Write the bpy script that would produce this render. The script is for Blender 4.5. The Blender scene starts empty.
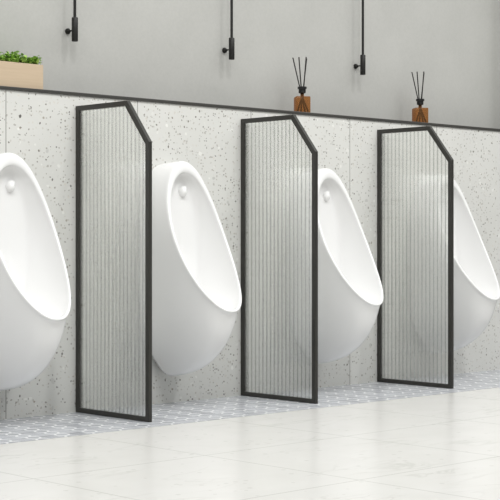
import bpy, bmesh, math, random
from mathutils import Vector, Matrix
random.seed(7)
sc = bpy.context.scene
COL = sc.collection
sc.view_settings.view_transform = 'Standard'
sc.view_settings.look = 'None'
sc.view_settings.exposure = 0.0

# ------------------------------------------------------------------ camera
f_px, v0, yaw = 1462.58, 240.24, 0.7606
cd = bpy.data.cameras.new('camera'); cam = bpy.data.objects.new('camera', cd); COL.objects.link(cam)
cd.sensor_width = 36.0; cd.lens = 36.0 * f_px / 500.0
cd.shift_y = -(250 - v0) / 500.0
cd.clip_end = 100
cam.location = (-3.4677, -4.629, 0.6744)
cam.rotation_euler = (math.pi / 2, 0, -yaw)
sc.camera = cam

# ------------------------------------------------------------------ helpers
def mat(name):
    m = bpy.data.materials.new(name); m.use_nodes = True
    nt = m.node_tree; b = nt.nodes['Principled BSDF']
    return m, nt, b

def node(nt, kind, **kw):
    n = nt.nodes.new(kind)
    for k, v in kw.items():
        setattr(n, k, v)
    return n

def math_n(nt, op, a, b=None, c=None):
    n = nt.nodes.new('ShaderNodeMath'); n.operation = op
    for i, v in enumerate((a, b, c)):
        if v is None: continue
        if isinstance(v, (int, float)): n.inputs[i].default_value = v
        else: nt.links.new(v, n.inputs[i])
    return n.outputs[0]

def mix_n(nt, fac, a, b):
    n = nt.nodes.new('ShaderNodeMix'); n.data_type = 'RGBA'
    for sock, v in ((n.inputs[0], fac), (n.inputs[6], a), (n.inputs[7], b)):
        if isinstance(v, (int, float)): sock.default_value = v
        elif isinstance(v, tuple): sock.default_value = (*v, 1) if len(v) == 3 else v
        else: nt.links.new(v, sock)
    return n.outputs[2]

def srgb(r, g, b):
    def c(v):
        v /= 255.0
        return v / 12.92 if v <= 0.04045 else ((v + 0.055) / 1.055) ** 2.4
    return (c(r), c(g), c(b))

def simple(name, col, rough=0.5, metal=0.0, spec=0.5, noise=0.0, nscale=20):
    m, nt, b = mat(name)
    b.inputs['Roughness'].default_value = rough; b.inputs['Metallic'].default_value = metal
    b.inputs['Specular IOR Level'].default_value = spec
    if noise:
        tc = node(nt, 'ShaderNodeTexCoord'); nz = node(nt, 'ShaderNodeTexNoise')
        nz.inputs['Scale'].default_value = nscale; nz.inputs['Detail'].default_value = 4
        nt.links.new(tc.outputs['Object'], nz.inputs['Vector'])
        dk = tuple(c * (1 - noise) for c in col); lt = tuple(min(1, c * (1 + noise)) for c in col)
        nt.links.new(mix_n(nt, nz.outputs['Fac'], dk, lt), b.inputs['Base Color'])
    else:
        b.inputs['Base Color'].default_value = (*col, 1)
    return m

def empty(name, loc=(0, 0, 0)):
    o = bpy.data.objects.new(name, None); o.location = loc; o.empty_display_size = .1
    COL.objects.link(o); return o

def link(name, bm, m, parent=None, smooth=False, auto=None):
    bmesh.ops.recalc_face_normals(bm, faces=bm.faces)
    me = bpy.data.meshes.new(name); bm.to_mesh(me); bm.free()
    if smooth:
        for p in me.polygons: p.use_smooth = True
    if auto is not None:
        me.set_sharp_from_angle(angle=math.radians(auto))
    o = bpy.data.objects.new(name, me); COL.objects.link(o)
    me.materials.append(m)
    if parent is not None: o.parent = parent
    return o

def tag(o, label, cat, group=None, kind='thing'):
    o['label'] = label; o['category'] = cat
    if group: o['group'] = group
    if kind: o['kind'] = kind

def box(bm, x0, x1, y0, y1, z0, z1, bevel=0):
    r = bmesh.ops.create_cube(bm, size=1)
    for v in r['verts']:
        v.co = Vector(((x0 + x1) / 2 + v.co.x * (x1 - x0), (y0 + y1) / 2 + v.co.y * (y1 - y0), (z0 + z1) / 2 + v.co.z * (z1 - z0)))
    if bevel:
        es = list({e for v in r['verts'] for e in v.link_edges})
        bmesh.ops.bevel(bm, geom=es, offset=bevel, segments=2, affect='EDGES', profile=.5)

def lathe(bm, prof, n=24, M=Matrix()):
    rings = []
    for r, z in prof:
        if r < 1e-6: rings.append([bm.verts.new(M @ Vector((0, 0, z)))])
        else: rings.append([bm.verts.new(M @ Vector((r * math.cos(2 * math.pi * i / n), r * math.sin(2 * math.pi * i / n), z))) for i in range(n)])
    for a, b in zip(rings, rings[1:]):
        for i in range(n):
            j = (i + 1) % n
            if len(a) == 1 and len(b) == 1: continue
            if len(a) == 1: bm.faces.new((a[0], b[i], b[j]))
            elif len(b) == 1: bm.faces.new((a[i], a[j], b[0]))
            else: bm.faces.new((a[i], a[j], b[j], b[i]))

def rod(bm, p0, p1, r, n=12):
    p0, p1 = Vector(p0), Vector(p1); d = p1 - p0
    M = Matrix.Translation(p0) @ d.to_track_quat('Z', 'Y').to_matrix().to_4x4()
    lathe(bm, [(0, 0), (r, 0), (r, d.length), (0, d.length)], n, M)

def plane(name, pts, m, kind='structure'):
    bm = bmesh.new(); bm.faces.new([bm.verts.new(p) for p in pts])
    me = bpy.data.meshes.new(name); bm.to_mesh(me); bm.free()
    o = bpy.data.objects.new(name, me); COL.objects.link(o); me.materials.append(m)
    o['kind'] = kind; return o

# ------------------------------------------------------------------ materials
BW, BT = .0215, .016                                    # screen frame bar: width in its plane, thickness
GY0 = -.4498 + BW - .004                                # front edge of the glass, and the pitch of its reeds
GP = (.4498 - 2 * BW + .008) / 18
def terrazzo():
    m, nt, b = mat('terrazzo')
    tc = node(nt, 'ShaderNodeTexCoord')
    sep = node(nt, 'ShaderNodeSeparateXYZ'); nt.links.new(tc.outputs['Object'], sep.inputs[0])
    nz = node(nt, 'ShaderNodeTexNoise'); nz.inputs['Scale'].default_value = 55; nz.inputs['Detail'].default_value = 2
    nt.links.new(tc.outputs['Object'], nz.inputs['Vector'])
    off = node(nt, 'ShaderNodeVectorMath', operation='MULTIPLY_ADD')
    nt.links.new(nz.outputs['Color'], off.inputs[0]); off.inputs[1].default_value = (.014, .014, .014)
    nt.links.new(tc.outputs['Object'], off.inputs[2])
    big = node(nt, 'ShaderNodeTexNoise'); big.inputs['Scale'].default_value = 3
    nt.links.new(tc.outputs['Object'], big.inputs['Vector'])
    col = mix_n(nt, big.outputs['Fac'], srgb(208, 208, 204), srgb(221, 221, 217))
    def layer(col, scale, dens, rad, ca, cb):
        v = node(nt, 'ShaderNodeTexVoronoi'); v.inputs['Scale'].default_value = scale
        nt.links.new(off.outputs[0], v.inputs['Vector'])
        sp = node(nt, 'ShaderNodeSeparateColor'); nt.links.new(v.outputs['Color'], sp.inputs[0])
        on = math_n(nt, 'GREATER_THAN', sp.outputs[0], 1 - dens)
        r = math_n(nt, 'MULTIPLY_ADD', sp.outputs[1], rad * .65, rad * .35)
        mr = node(nt, 'ShaderNodeMapRange'); nt.links.new(math_n(nt, 'SUBTRACT', r, v.outputs['Distance']), mr.inputs[0])
        mr.inputs[1].default_value = 0; mr.inputs[2].default_value = .06
        fac = math_n(nt, 'MULTIPLY', on, mr.outputs[0])
        return mix_n(nt, fac, col, mix_n(nt, sp.outputs[2], ca, cb))
    col = layer(col, 38, .30, .50, srgb(196, 196, 192), srgb(232, 232, 228))
    col = layer(col, 60, .46, .44, srgb(176, 174, 168), srgb(214, 211, 204))
    col = layer(col, 46, .13, .40, srgb(98, 96, 92), srgb(172, 166, 155))
    col = layer(col, 100, .2, .42, srgb(105, 102, 98), srgb(180, 176, 168))
    # panel joints every 0.638 m
    t = math_n(nt, 'FRACT', math_n(nt, 'DIVIDE', math_n(nt, 'ADD', sep.outputs[0], .333 + 6.38 + .319), .638))
    d = math_n(nt, 'ABSOLUTE', math_n(nt, 'SUBTRACT', t, .5))
    j = math_n(nt, 'LESS_THAN', d, .0032)
    col = mix_n(nt, math_n(nt, 'MULTIPLY', j, .75), col, srgb(120, 118, 114))
    nt.links.new(col, b.inputs['Base Color'])
    b.inputs['Roughness'].default_value = .28; b.inputs['Specular IOR Level'].default_value = .35
    return m

def plaster():
    m, nt, b = mat('grey_plaster')
    tc = node(nt, 'ShaderNodeTexCoord')
    n1 = node(nt, 'ShaderNodeTexNoise'); n1.inputs['Scale'].default_value = 5; n1.inputs['Detail'].default_value = 6
    n2 = node(nt, 'ShaderNodeTexNoise'); n2.inputs['Scale'].default_value = 90; n2.inputs['Detail'].default_value = 3
    for n in (n1, n2): nt.links.new(tc.outputs['Object'], n.inputs['Vector'])
    f = math_n(nt, 'MULTIPLY_ADD', n2.outputs['Fac'], .45, math_n(nt, 'MULTIPLY', n1.outputs['Fac'], .55))
    nt.links.new(mix_n(nt, f, srgb(170, 170, 166), srgb(192, 192, 188)), b.inputs['Base Color'])
    b.inputs['Roughness'].default_value = .85; b.inputs['Specular IOR Level'].default_value = .2
    return m

def floor_tile():
    m, nt, b = mat('pale_stone_tile')
    tc = node(nt, 'ShaderNodeTexCoord')
    sep = node(nt, 'ShaderNodeSeparateXYZ'); nt.links.new(tc.outputs['Object'], sep.inputs[0])
    mp = node(nt, 'ShaderNodeMapping'); nt.links.new(tc.outputs['Object'], mp.inputs[0])
    mp.inputs['Rotation'].default_value = (0, 0, .5); mp.inputs['Scale'].default_value = (1, 3, 1)
    nz = node(nt, 'ShaderNodeTexNoise'); nz.inputs['Scale'].default_value = 2.5; nz.inputs['Detail'].default_value = 6; nz.inputs['Distortion'].default_value = .8
    nt.links.new(mp.outputs[0], nz.inputs['Vector'])
    vein = math_n(nt, 'ABSOLUTE', math_n(nt, 'SUBTRACT', nz.outputs['Fac'], .5))
    mr = node(nt, 'ShaderNodeMapRange'); nt.links.new(vein, mr.inputs[0]); mr.inputs[1].default_value = 0; mr.inputs[2].default_value = .025
    mr.inputs[3].default_value = .28; mr.inputs[4].default_value = 0
    n2 = node(nt, 'ShaderNodeTexNoise'); n2.inputs['Scale'].default_value = 7; n2.inputs['Detail'].default_value = 8
    nt.links.new(tc.outputs['Object'], n2.inputs['Vector'])
    col = mix_n(nt, n2.outputs['Fac'], srgb(218, 217, 213), srgb(228, 227, 224))
    # gate veins with a second noise so that they come and go
    gate = node(nt, 'ShaderNodeTexNoise'); gate.inputs['Scale'].default_value = 3.1
    nt.links.new(tc.outputs['Object'], gate.inputs['Vector'])
    g = node(nt, 'ShaderNodeMapRange'); nt.links.new(gate.outputs['Fac'], g.inputs[0]); g.inputs[1].default_value = .48; g.inputs[2].default_value = .65
    col = mix_n(nt, math_n(nt, 'MULTIPLY', mr.outputs[0], g.outputs[0]), col, srgb(168, 165, 158))
    # small specks
    vo = node(nt, 'ShaderNodeTexVoronoi'); vo.inputs['Scale'].default_value = 28
    nt.links.new(tc.outputs['Object'], vo.inputs['Vector'])
    sp = node(nt, 'ShaderNodeSeparateColor'); nt.links.new(vo.outputs['Color'], sp.inputs[0])
    s = math_n(nt, 'MULTIPLY', math_n(nt, 'LESS_THAN', vo.outputs['Distance'], .22), math_n(nt, 'GREATER_THAN', sp.outputs[0], .78))
    col = mix_n(nt, math_n(nt, 'MULTIPLY', s, .3), col, srgb(178, 176, 170))
    # grout, 0.65 m squares
    def grid(sock, off):
        t = math_n(nt, 'FRACT', math_n(nt, 'DIVIDE', math_n(nt, 'ADD', sock, off), .65))
        return math_n(nt, 'LESS_THAN', math_n(nt, 'ABSOLUTE', math_n(nt, 'SUBTRACT', t, .5)), .0042)
    gx = grid(sep.outputs[0], 6.5 - .24 + .325); gy = grid(sep.outputs[1], 9.75 + .5606 + .325)
    gr = math_n(nt, 'MAXIMUM', gx, gy)
    col = mix_n(nt, math_n(nt, 'MULTIPLY', gr, .42), col, srgb(150, 148, 142))
    nt.links.new(col, b.inputs['Base Color'])
    b.inputs['Roughness'].default_value = .24; b.inputs['Specular IOR Level'].default_value = .4
    return m

def mosaic():
    m, nt, b = mat('patterned_mosaic')
    tc = node(nt, 'ShaderNodeTexCoord')
    sep = node(nt, 'ShaderNodeSeparateXYZ'); nt.links.new(tc.outputs['Object'], sep.inputs[0])
    P, PY = .12, .06
    def cell(sock, o, P):
        return math_n(nt, 'FRACT', math_n(nt, 'DIVIDE', math_n(nt, 'ADD', sock, o), P))
    cx, cy = cell(sep.outputs[0], 6.02, P), cell(sep.outputs[1], 5.6, PY)
    line = None                                        # white joints between grey overlapping scales
    for ox, oy in ((0, 0), (1, 0), (0, 1), (1, 1)):
        dx = math_n(nt, 'SUBTRACT', cx, ox); dy = math_n(nt, 'SUBTRACT', cy, oy)
        d = math_n(nt, 'SQRT', math_n(nt, 'ADD', math_n(nt, 'MULTIPLY', dx, dx), math_n(nt, 'MULTIPLY', dy, dy)))
        l = math_n(nt, 'LESS_THAN', math_n(nt, 'ABSOLUTE', math_n(nt, 'SUBTRACT', d, .70)), .042)
        line = l if line is None else math_n(nt, 'MAXIMUM', line, l)
    wn = node(nt, 'ShaderNodeTexWhiteNoise')
    fl = node(nt, 'ShaderNodeVectorMath', operation='FLOOR')
    sc2 = node(nt, 'ShaderNodeVectorMath', operation='SCALE'); sc2.inputs['Scale'].default_value = 1 / (P * .5)
    nt.links.new(tc.outputs['Object'], sc2.inputs[0]); nt.links.new(sc2.outputs[0], fl.inputs[0]); nt.links.new(fl.outputs[0], wn.inputs[0])
    base = mix_n(nt, wn.outputs['Value'], srgb(146, 149, 156), srgb(178, 181, 187))
    col = mix_n(nt, math_n(nt, 'MULTIPLY', line, .85), base, srgb(242, 243, 244))
    nt.links.new(col, b.inputs['Base Color'])
    b.inputs['Roughness'].default_value = .3; b.inputs['Specular IOR Level'].default_value = .4
    return m

def fluted_glass():
    m, nt, b = mat('fluted_glass')
    out = nt.nodes['Material Output']
    b.inputs['Base Color'].default_value = (.985, .99, .98, 1)
    b.inputs['Transmission Weight'].default_value = 1.0
    b.inputs['Roughness'].default_value = .16; b.inputs['IOR'].default_value = 1.45
    tr = node(nt, 'ShaderNodeBsdfTransparent')
    # dark lines that refraction gives at the reed grooves, painted into the transparent colour
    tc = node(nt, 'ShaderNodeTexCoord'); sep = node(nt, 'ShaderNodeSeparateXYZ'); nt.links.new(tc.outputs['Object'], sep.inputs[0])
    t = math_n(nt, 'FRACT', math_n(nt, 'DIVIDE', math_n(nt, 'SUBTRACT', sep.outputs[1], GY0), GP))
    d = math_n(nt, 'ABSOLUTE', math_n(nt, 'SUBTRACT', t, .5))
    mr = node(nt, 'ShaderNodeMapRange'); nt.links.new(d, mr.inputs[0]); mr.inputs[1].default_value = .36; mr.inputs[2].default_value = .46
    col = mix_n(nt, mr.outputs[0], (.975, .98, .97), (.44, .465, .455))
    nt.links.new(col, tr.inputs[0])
    mx = node(nt, 'ShaderNodeMixShader'); mx.inputs[0].default_value = .50
    nt.links.new(tr.outputs[0], mx.inputs[1]); nt.links.new(b.outputs[0], mx.inputs[2])
    nt.links.new(mx.outputs[0], out.inputs['Surface'])
    return m

def amber():
    m, nt, b = mat('amber_glass')
    out = nt.nodes['Material Output']
    b.inputs['Base Color'].default_value = (*srgb(172, 126, 84), 1)
    b.inputs['Roughness'].default_value = .08; b.inputs['Specular IOR Level'].default_value = .6
    tr = node(nt, 'ShaderNodeBsdfTransparent'); tr.inputs[0].default_value = (*srgb(224, 184, 142), 1)
    mx = node(nt, 'ShaderNodeMixShader'); mx.inputs[0].default_value = .22
    nt.links.new(tr.outputs[0], mx.inputs[1]); nt.links.new(b.outputs[0], mx.inputs[2])
    nt.links.new(mx.outputs[0], out.inputs['Surface'])
    return m

def wood():
    m, nt, b = mat('pale_wood')
    tc = node(nt, 'ShaderNodeTexCoord'); mp = node(nt, 'ShaderNodeMapping')
    nt.links.new(tc.outputs['Object'], mp.inputs[0]); mp.inputs['Scale'].default_value = (3, 30, 60)
    nz = node(nt, 'ShaderNodeTexNoise'); nz.inputs['Scale'].default_value = 2; nz.inputs['Detail'].default_value = 5
    nt.links.new(mp.outputs[0], nz.inputs['Vector'])
    nt.links.new(mix_n(nt, nz.outputs['Fac'], srgb(184, 164, 138), srgb(204, 184, 158)), b.inputs['Base Color'])
    b.inputs['Roughness'].default_value = .6
    return m

def leafmat():
    m, nt, b = mat('leaf_green')
    g = node(nt, 'ShaderNodeNewGeometry'); tc = node(nt, 'ShaderNodeTexCoord')
    nz = node(nt, 'ShaderNodeTexNoise'); nz.inputs['Scale'].default_value = 70
    nt.links.new(tc.outputs['Object'], nz.inputs['Vector'])
    f = math_n(nt, 'MULTIPLY_ADD', g.outputs['Random Per Island'], .6, math_n(nt, 'MULTIPLY', nz.outputs['Fac'], .4))
    nt.links.new(mix_n(nt, f, srgb(104, 150, 50), srgb(182, 214, 108)), b.inputs['Base Color'])
    b.inputs['Roughness'].default_value = .5
    return m

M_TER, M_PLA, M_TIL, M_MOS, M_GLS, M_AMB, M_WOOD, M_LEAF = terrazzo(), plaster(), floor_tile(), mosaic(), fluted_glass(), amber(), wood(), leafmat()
M_CER = simple('white_ceramic', (.85, .85, .845), rough=.22, spec=.5)
M_BLK = simple('black_metal', srgb(45, 44, 40), rough=.4, spec=.5, noise=.06, nscale=60)
M_BLK2 = simple('matte_black_metal', srgb(26, 26, 24), rough=.5, spec=.4)
M_LEDGE = simple('dark_grey_stone', srgb(62, 61, 58), rough=.35, noise=.05)
M_SOIL = simple('dark_soil', srgb(58, 46, 34), rough=.95, noise=.3, nscale=80)
M_REED = simple('dark_reed', srgb(24, 20, 17), rough=.7)
M_CAP = simple('black_cap', srgb(30, 30, 30), rough=.35)
M_SIDE = simple('grey_paint', srgb(176, 176, 171), rough=.85, noise=.03, nscale=6)

# ------------------------------------------------------------------ setting
HS, WB, XR = 1.2549, .16, 3.0          # ledge height, setback of the upper wall, right corner
MS = .5606
plane('floor', [(-6, -8, 0), (XR, -8, 0), (XR, -MS, 0), (-6, -MS, 0)], M_TIL)
plane('floor_mosaic', [(-6, -MS, 0), (XR, -MS, 0), (XR, 0, 0), (-6, 0, 0)], M_MOS)
bm = bmesh.new(); box(bm, -6, XR, 0, .14, 0, HS - .014)
w = link('wall_lower', bm, M_TER); w['kind'] = 'structure'
bm = bmesh.new(); box(bm, -6, XR, -.006, WB, HS - .014, HS, .002)
w = link('trim_1', bm, M_LEDGE); w['kind'] = 'structure'
plane('wall_back', [(-6, WB, HS - .02), (XR, WB, HS - .02), (XR, WB, 3.0), (-6, WB, 3.0)], M_PLA)
plane('wall_right', [(XR, WB, 0), (XR, -.25, 0), (XR, -.25, 3.0), (XR, WB, 3.0)], M_SIDE)

# ------------------------------------------------------------------ urinals
U_W, U_A, U_B = .1442, .4947, .4494
def half_w(u, W=U_W):
    u = min(max(u, 0), 1); m = U_A / (U_A + U_B)
    return W * (u ** U_A * (1 - u) ** U_B) / (m ** U_A * (1 - m) ** U_B) if 0 < u < 1 else 0.0
T, Bo, Q = (-.1279, .9984), (-.4189, .3898), .0537
def prof(u):
    return T[0] + (Bo[0] - T[0]) * u + Q * 4 * u * (1 - u), T[1] + (Bo[1] - T[1]) * u
NA = 64
def rim_ring(t0=0., t1=0., ts=0., lift=0.):
    pts = []
    for i in range(NA):
        a = 2 * math.pi * i / NA
        u = (1 - math.cos(a)) / 2
        uu = t0 / .7 + (1 - t1 / .7 - t0 / .7) * u
        sg = 1 if math.sin(a) >= 0 else -1
        # width follows the egg profile of its own parameter so rings stay nested
        wd = half_w(u, U_W - ts) * sg
        y, z = prof(uu)
        # outward normal of the rim plane
        pts.append(Vector((wd, y - .9 * lift, z + .43 * lift)))
    return pts
def back_ring():
    zt, zb = .988, .112
    pts = []
    for i in range(NA):
        a = 2 * math.pi * i / NA
        c, s = math.cos(a), math.sin(a)
        ex = .62 if c < 0 else .8
        z = (zt + zb) / 2 + (zt - zb) / 2 * math.copysign(abs(c) ** ex, c)
        wd = math.copysign(abs(s) ** (.62 if c < 0 else .75), s) * .148
        # narrow at the foot
        k = min(1, max(0, (z - zb) / .16)); wd *= .56 + .44 * (k * k * (3 - 2 * k))
        pts.append(Vector((wd, .006, z)))
    return pts
def bez(a, b, c, d, t):
    s = 1 - t
    return a * s ** 3 + b * 3 * s * s * t + c * 3 * s * t * t + d * t ** 3
def urinal_mesh():
    bm = bmesh.new()
    outer = rim_ring(); back = back_ring()
    rings = []
    NB = 12
    for k in range(NB, 0, -1):                       # from the wall towards the rim
        t = k / NB
        ring = []
        for i in range(NA):
            a = 2 * math.pi * i / NA; u = (1 - math.cos(a)) / 2
            R, Bk = outer[i] + Vector((0, .022, 0)), back[i]; d = Bk - R
            wb = max(0, (u - .45) / .55); wb = wb * wb * (3 - 2 * wb)
            side = Vector((math.copysign(.012, R.x) * abs(math.sin(a)), 0, 0))
            c1 = R + Vector((d.x * .3, d.y * (.33 * (1 - wb) + .02 * wb), d.z * (.1 * (1 - wb) + .45 * wb))) + side
            c2 = R + Vector((d.x * (.75), d.y * (.66 * (1 - wb) + .33 * wb), d.z * (.6 * (1 - wb) + 1.0 * wb))) + side
            ring.append(bez(R, c1, c2, Bk, t))
        rings.append(ring)
    rings.append([p + Vector((0, .012, 0)) for p in outer])
    rings.append(rim_ring(.004, .0005, .0008, -.004))
    rings.append(rim_ring(.012, .003, .004, .0005))
    rings.append(rim_ring(.024, .0062, .008, .0018))
    rings.append(rim_ring(.042, .0095, .0125, .0012))
    rings.append(rim_ring(.0505, .0115, .0150, -.0015))
    inner = rim_ring(.0525, .0125, .0155, -.006)
    rings.append(inner)
    # bowl
    deep = []
    for i in range(NA):
        a = 2 * math.pi * i / NA; u = (1 - math.cos(a)) / 2
        deep.append(Vector((half_w(u, .085), -.098 - .05 * u ** 2, .915 - .55 * u)) if math.sin(a) >= 0 else Vector((-half_w(u, .085), -.098 - .05 * u ** 2, .915 - .55 * u)))
    for k in range(1, 9):
        t = k / 8
        ring = []
        for i in range(NA):
            a = 2 * math.pi * i / NA; u = (1 - math.cos(a)) / 2
            R, D = inner[i], deep[i]; d = D - R
            c1 = R + Vector((d.x * .02, d.y * (.45 - .35 * u), d.z * (.02 + .45 * u)))
            c2 = R + Vector((d.x * .35, d.y * (.95 - .4 * u), d.z * (.35 + .65 * u)))
            ring.append(bez(R, c1, c2, D, t))
        rings.append(ring)
    cen = Vector((0, -.055, .62))
    for s in (.8, .55, .3, .1):
        rings.append([Vector((p.x * s, p.y + (1 - s) * .01 * 0, cen.z + (p.z - cen.z) * s)) if True else p for p in deep])
        for q, p in zip(rings[-1], deep):
            q.y = p.y * s + (-.103 - .02 * max(0, (.62 - q.z) / .3)) * (1 - s)
    vr = [[bm.verts.new(p) for p in r] for r in rings]
    for a, b in zip(vr, vr[1:]):
        for i in range(NA):
            j = (i + 1) % NA
            bm.faces.new((a[i], a[j], b[j], b[i]))
    bm.faces.new(vr[-1]); bm.faces.new(vr[0])
    bmesh.ops.remove_doubles(bm, verts=bm.verts, dist=.0002)
    return bm
def make_urinal():
    root = empty('urinal')
    o = link('basin', urinal_mesh(), M_CER, root, smooth=True)
    md = o.modifiers.new('s', 'SUBSURF'); md.levels = 1; md.render_levels = 1
    # water inlet: rounded nub with a hollow below, on the bowl's back
    bm = bmesh.new()
    Mx = Matrix.Translation((.012, -.097, .872)) @ Matrix.Rotation(math.radians(122), 4, 'X') @ Matrix.Diagonal((.85, 1.05, .85, 1))
    lathe(bm, [(.027, 0), (.024, .004), (.019, .010), (.016, .016), (.0125, .021), (.007, .024), (0, .025)], 28, Mx)
    i = link('water_inlet', bm, M_CER, root, smooth=True)
    i['label'] = 'small rounded ceramic water inlet under the top rim'
    return root
ur = make_urinal()
def clone(o):
    r = o.copy(); COL.objects.link(r)
    for ch in list(o.children):
        c = ch.copy(); COL.objects.link(c); c.parent = r
        for g in list(ch.children):
            d = g.copy(); COL.objects.link(d); d.parent = c
    return r
ULAB = ['white ceramic wall urinal below the planter box, cut off by the left edge',
        'white ceramic wall urinal seen almost whole between the two screens nearest the planter box',
        'white ceramic wall urinal half hidden behind the middle screen, between the two reed diffusers',
        'white ceramic wall urinal past the farthest screen, cut off by the right edge']
for k in range(4):
    o = ur if k == 0 else clone(ur)
    o.location = ((-.394, .4492, 1.303, 2.147)[k], 0, 0)
    tag(o, ULAB[k], 'urinal', 'row of wall-hung urinals')

# ------------------------------------------------------------------ screens
D, DA, H, HF = .4498, .32, 1.2, 1.0396
def screen_frame():
    bm = bmesh.new()
    out = [(0, 0), (-D, 0), (-D, HF), (-DA, H), (0, H)]
    wd = [BW * .85, BW, BW * 1.05, BW * .9, BW]          # bar widths for edges 0-1, 1-2 ...
    n = len(out); inn = []
    def shifted(i):
        a, b = Vector(out[i]), Vector(out[(i + 1) % n]); d = (b - a).normalized()
        nrm = Vector((d.y, -d.x))
        c = Vector((-.2, .5))
        if (c - a).dot(nrm) < 0: nrm = -nrm
        return a + nrm * wd[i], d
    for i in range(n):
        p, d = shifted(i - 1); q, e = shifted(i)
        den = d.x * e.y - d.y * e.x
        t = ((q.x - p.x) * e.y - (q.y - p.y) * e.x) / den
        inn.append(p + d * t)
    for x in (0,):
        pass
    V = {}
    for s, x in ((0, -BT / 2), (1, BT / 2)):
        for i in range(n):
            V[s, 'o', i] = bm.verts.new((x, out[i][0], out[i][1])); V[s, 'i', i] = bm.verts.new((x, inn[i].x, inn[i].y))
    for i in range(n):
        j = (i + 1) % n
        for s in (0, 1): bm.faces.new((V[s, 'o', i], V[s, 'o', j], V[s, 'i', j], V[s, 'i', i]))
        bm.faces.new((V[0, 'o', i], V[0, 'o', j], V[1, 'o', j], V[1, 'o', i]))
        bm.faces.new((V[0, 'i', i], V[0, 'i', j], V[1, 'i', j], V[1, 'i', i]))
    bmesh.ops.recalc_face_normals(bm, faces=bm.faces)
    es = [e for e in bm.edges if len(e.link_faces) == 2 and e.calc_face_angle(0) > .5]
    bmesh.ops.bevel(bm, geom=es, offset=.0009, segments=1, affect='EDGES')
    return bm, inn
def screen_glass(inn):
    bm = bmesh.new()
    y0, y1 = -BW + .004, -D + BW - .004           # wall side, front side
    zb = inn[0].y - .004
    pa, pf, pt = inn[3], inn[2], inn[4]
    NF, NS = 18, 8
    amp, th = .0042, .0035
    fr, bk = [], []
    N = NF * NS
    ys = [y0 + (y1 - y0) * i / N for i in range(N + 1)]
    def top(y):
        if y >= pa.x: return pt.y + .004
        t = (y - pf.x) / (pa.x - pf.x)
        return min(pf.y + (pa.y - pf.y) * t, pt.y) + .004
    for i, y in enumerate(ys):
        ph = (i % NS) / NS
        b = math.sqrt(max(0, 1 - (2 * ph - 1) ** 2)) if True else 0
        b = math.sin(math.pi * ph) ** .7
        x = -th / 2 - amp * b
        fr.append((bm.verts.new((x, y, zb)), bm.verts.new((x, y, top(y)))))
        bk.append((bm.verts.new((th / 2, y, zb)), bm.verts.new((th / 2, y, top(y)))))
    for i in range(N):
        bm.faces.new((fr[i][0], fr[i + 1][0], fr[i + 1][1], fr[i][1]))
        bm.faces.new((bk[i][0], bk[i + 1][0], bk[i + 1][1], bk[i][1]))
        bm.faces.new((fr[i][0], fr[i + 1][0], bk[i + 1][0], bk[i][0]))
        bm.faces.new((fr[i][1], fr[i + 1][1], bk[i + 1][1], bk[i][1]))
    for i in (0, N):
        bm.faces.new((fr[i][0], fr[i][1], bk[i][1], bk[i][0]))
    return bm
def make_screen():
    root = empty('urinal_screen')
    bm, inn = screen_frame()
    link('metal_frame', bm, M_BLK, root)
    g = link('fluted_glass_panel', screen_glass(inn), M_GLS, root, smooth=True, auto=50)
    return root
scr = make_screen()
SLAB = ['black-framed fluted glass screen nearest the planter box, with no reed diffuser above it',
        'fluted glass screen in a black frame standing in the middle, below the first reed diffuser',
        'fluted glass screen in a black frame farthest along the wall, below the second reed diffuser']
for k in range(3):
    o = scr if k == 0 else clone(scr)
    o.location = ((0.0, .8885, 1.7797)[k], -.0005, .0005)
    tag(o, SLAB[k], 'screen', 'fluted glass screens between the urinals')

# ------------------------------------------------------------------ wall lamps
def make_lamp():
    root = empty('wall_lamp')
    bm = bmesh.new()
    rot = Matrix.Rotation(math.radians(90), 4, 'X')
    lathe(bm, [(0, 0), (.012, 0), (.012, .007), (.007, .014), (.004, .02), (0, .021)], 24, rot)   # base at the wall
    link('wall_mount', bm, M_BLK2, root, smooth=True, auto=40)
    bm = bmesh.new(); rod(bm, (0, -.012, 0), (0, -.044, 0), .0034)
    link('arm', bm, M_BLK2, root, smooth=True, auto=40)
    bm = bmesh.new()
    lathe(bm, [(0, -.045), (.0115, -.045), (.0128, -.043), (.0128, .049), (.0115, .051), (0, .051)], 28, Matrix.Translation((0, -.05, 0)))
    link('lamp_head', bm, M_BLK2, root, smooth=True, auto=40)
    bm = bmesh.new(); rod(bm, (0, -.05, .050), (0, -.05, .95), .0060, 16)
    link('slender_rod', bm, M_BLK2, root, smooth=True, auto=40)
    return root
lamp = make_lamp()
LLAB = ['black slender rod wall lamp beside the planter box, above the nearest screen',
        'black slender rod wall lamp in the middle, left of the first reed diffuser',
        'black slender rod wall lamp farthest right, between the two reed diffusers']
for k in range(3):
    o = lamp if k == 0 else clone(lamp)
    o.location = ((.071, .930, 1.794)[k], WB, 1.518)
    tag(o, LLAB[k], 'wall lamp', 'row of black wall lamps')

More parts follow.
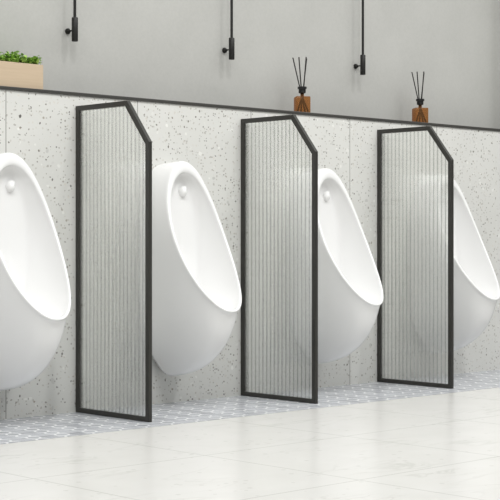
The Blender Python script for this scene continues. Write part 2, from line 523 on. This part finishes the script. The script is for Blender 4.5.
# ------------------------------------------------------------------ reed diffusers
def make_diffuser():
    root = empty('reed_diffuser')
    bm = bmesh.new(); s = .0335
    box(bm, -s, s, -s, s, 0, .076, .004)
    link('glass_bottle', bm, M_AMB, root, smooth=True, auto=40)
    bm = bmesh.new()
    lathe(bm, [(.0085, .0755), (.0085, .096)], 20)
    link('bottle_neck', bm, M_AMB, root, smooth=True)
    bm = bmesh.new()
    lathe(bm, [(0, .092), (.0145, .092), (.0165, .095), (.0165, .111), (.021, .1115), (.021, .121), (.0195, .122), (0, .122)], 28)
    link('cap', bm, M_CAP, root, smooth=True, auto=40)
    return root
diff = make_diffuser()
def add_reeds(root, tips):
    for base, neck, tip in tips:                       # leaning inside the bottle, then through the neck
        p0, p1, p2 = Vector(base), Vector(neck), Vector(tip)
        bm = bmesh.new(); rod(bm, p0, p1, .0038, 8); rod(bm, p1, p2, .0028, 8)
        link('reed', bm, M_REED, root, smooth=True, auto=40)
add_reeds(diff, [((.026, -.012, .006), (-.006, -.003, .094), (-.044, -.006, .254)),
                 ((.010, -.020, .006), (-.002, .004, .094), (-.014, .006, .258)),
                 ((-.024, -.014, .006), (.005, -.003, .094), (.018, -.004, .258)),
                 ((-.010, -.024, .006), (.004, .004, .094), (.022, .006, .252))])
DLAB = ['amber glass reed diffuser on the ledge above the middle screen',
        'amber glass reed diffuser on the ledge above the farthest screen, farther right']
d2 = clone(diff)
for k, o in enumerate((diff, d2)):
    o.location = ((1.319, .055, HS), (2.157, .055, HS))[k]
    o.rotation_euler = (0, 0, math.radians((-36, -34)[k]))
    tag(o, DLAB[k], 'reed diffuser', 'reed diffusers on the ledge')

# ------------------------------------------------------------------ planter box
pl = empty('planter_box', (-.153, .012, HS))
tag(pl, 'pale wooden planter box of low green plants on the ledge at the left edge', 'planter')
LX = .75
bm = bmesh.new()
hb, dp, t = .096, .105, .008
box(bm, -LX, 0, 0, t, 0, hb, .001); box(bm, -LX, 0, dp - t, dp, 0, hb, .001)
box(bm, -LX, -LX + t, t, dp - t, 0, hb); box(bm, -t, 0, t, dp - t, 0, hb); box(bm, -LX + t, -t, t, dp - t, 0, .01)
link('wooden_box', bm, M_WOOD, pl)
bm = bmesh.new(); box(bm, -LX + t, -t, t, dp - t, .012, hb - .012)
link('soil', bm, M_SOIL, pl)
bm = bmesh.new()
rnd = random.Random(3)
def leaf(bm, p, d, up, L, W):
    side = d.cross(up).normalized() * W
    a = bm.verts.new(p); b = bm.verts.new(p + d * L * .5 + side + up * L * .1); c = bm.verts.new(p + d * L); e = bm.verts.new(p + d * L * .5 - side + up * L * .1)
    m = bm.verts.new(p + d * L * .5)
    bm.faces.new((a, b, m)); bm.faces.new((b, c, m)); bm.faces.new((c, e, m)); bm.faces.new((e, a, m))
n = 190
for i in range(n):
    x = -.002 - (LX - .025) * i / n + rnd.uniform(-.003, .003)
    for q in range(4):
        y = rnd.uniform(.006, dp - .01)
        hgt = rnd.uniform(.010, .028) * (1 + .45 * math.sin(x * 61 + 1.5) + .35 * math.sin(x * 143))
        if rnd.random() < .12: hgt += .014
        base = Vector((x, y, hb - .012)); tip = base + Vector((rnd.uniform(-.006, .006), rnd.uniform(-.006, .006), .012 + hgt))
        rod(bm, base, tip, .0008, 4)
        for s in range(7):
            p = base.lerp(tip, .45 + .55 * s / 6)
            an = rnd.uniform(0, 6.28); el = rnd.uniform(.0, .9)
            d = Vector((math.cos(an) * math.cos(el), math.sin(an) * math.cos(el), math.sin(el)))
            leaf(bm, p, d, Vector((0, 0, 1)), rnd.uniform(.011, .019), rnd.uniform(.005, .008))
fo = link('foliage', bm, M_LEAF, pl)
for v in fo.data.vertices:
    v.co.x = min(v.co.x, .003)

# ------------------------------------------------------------------ light
wd = bpy.data.worlds.new('world'); sc.world = wd; wd.use_nodes = True
bg = wd.node_tree.nodes['Background']; bg.inputs[0].default_value = (1, 1, .985, 1); bg.inputs[1].default_value = .25
def area(name, loc, target, sx, sy, power, col=(1, 1, .98)):
    l = bpy.data.lights.new(name, 'AREA'); l.shape = 'RECTANGLE'; l.size = sx; l.size_y = sy; l.energy = power; l.color = col
    o = bpy.data.objects.new(name, l); COL.objects.link(o); o.location = loc
    o.rotation_euler = (Vector(target) - Vector(loc)).to_track_quat('-Z', 'Y').to_euler()
    return o
area('ceiling_panel_light', (.4, -1.9, 3.1), (.4, -1.8, 0), 8, 2.2, 165)
def sun(name, d, e, ang):
    l = bpy.data.lights.new(name, 'SUN'); l.energy = e; l.angle = math.radians(ang)
    o = bpy.data.objects.new(name, l); COL.objects.link(o); o.location = (1, -2, 3)
    o.rotation_euler = Vector(d).to_track_quat('-Z', 'Y').to_euler()
sun('key_light', (-.015, .05, -.07), .5, 4)
sun('second_light', (.027, .05, -.068), .5, 4)
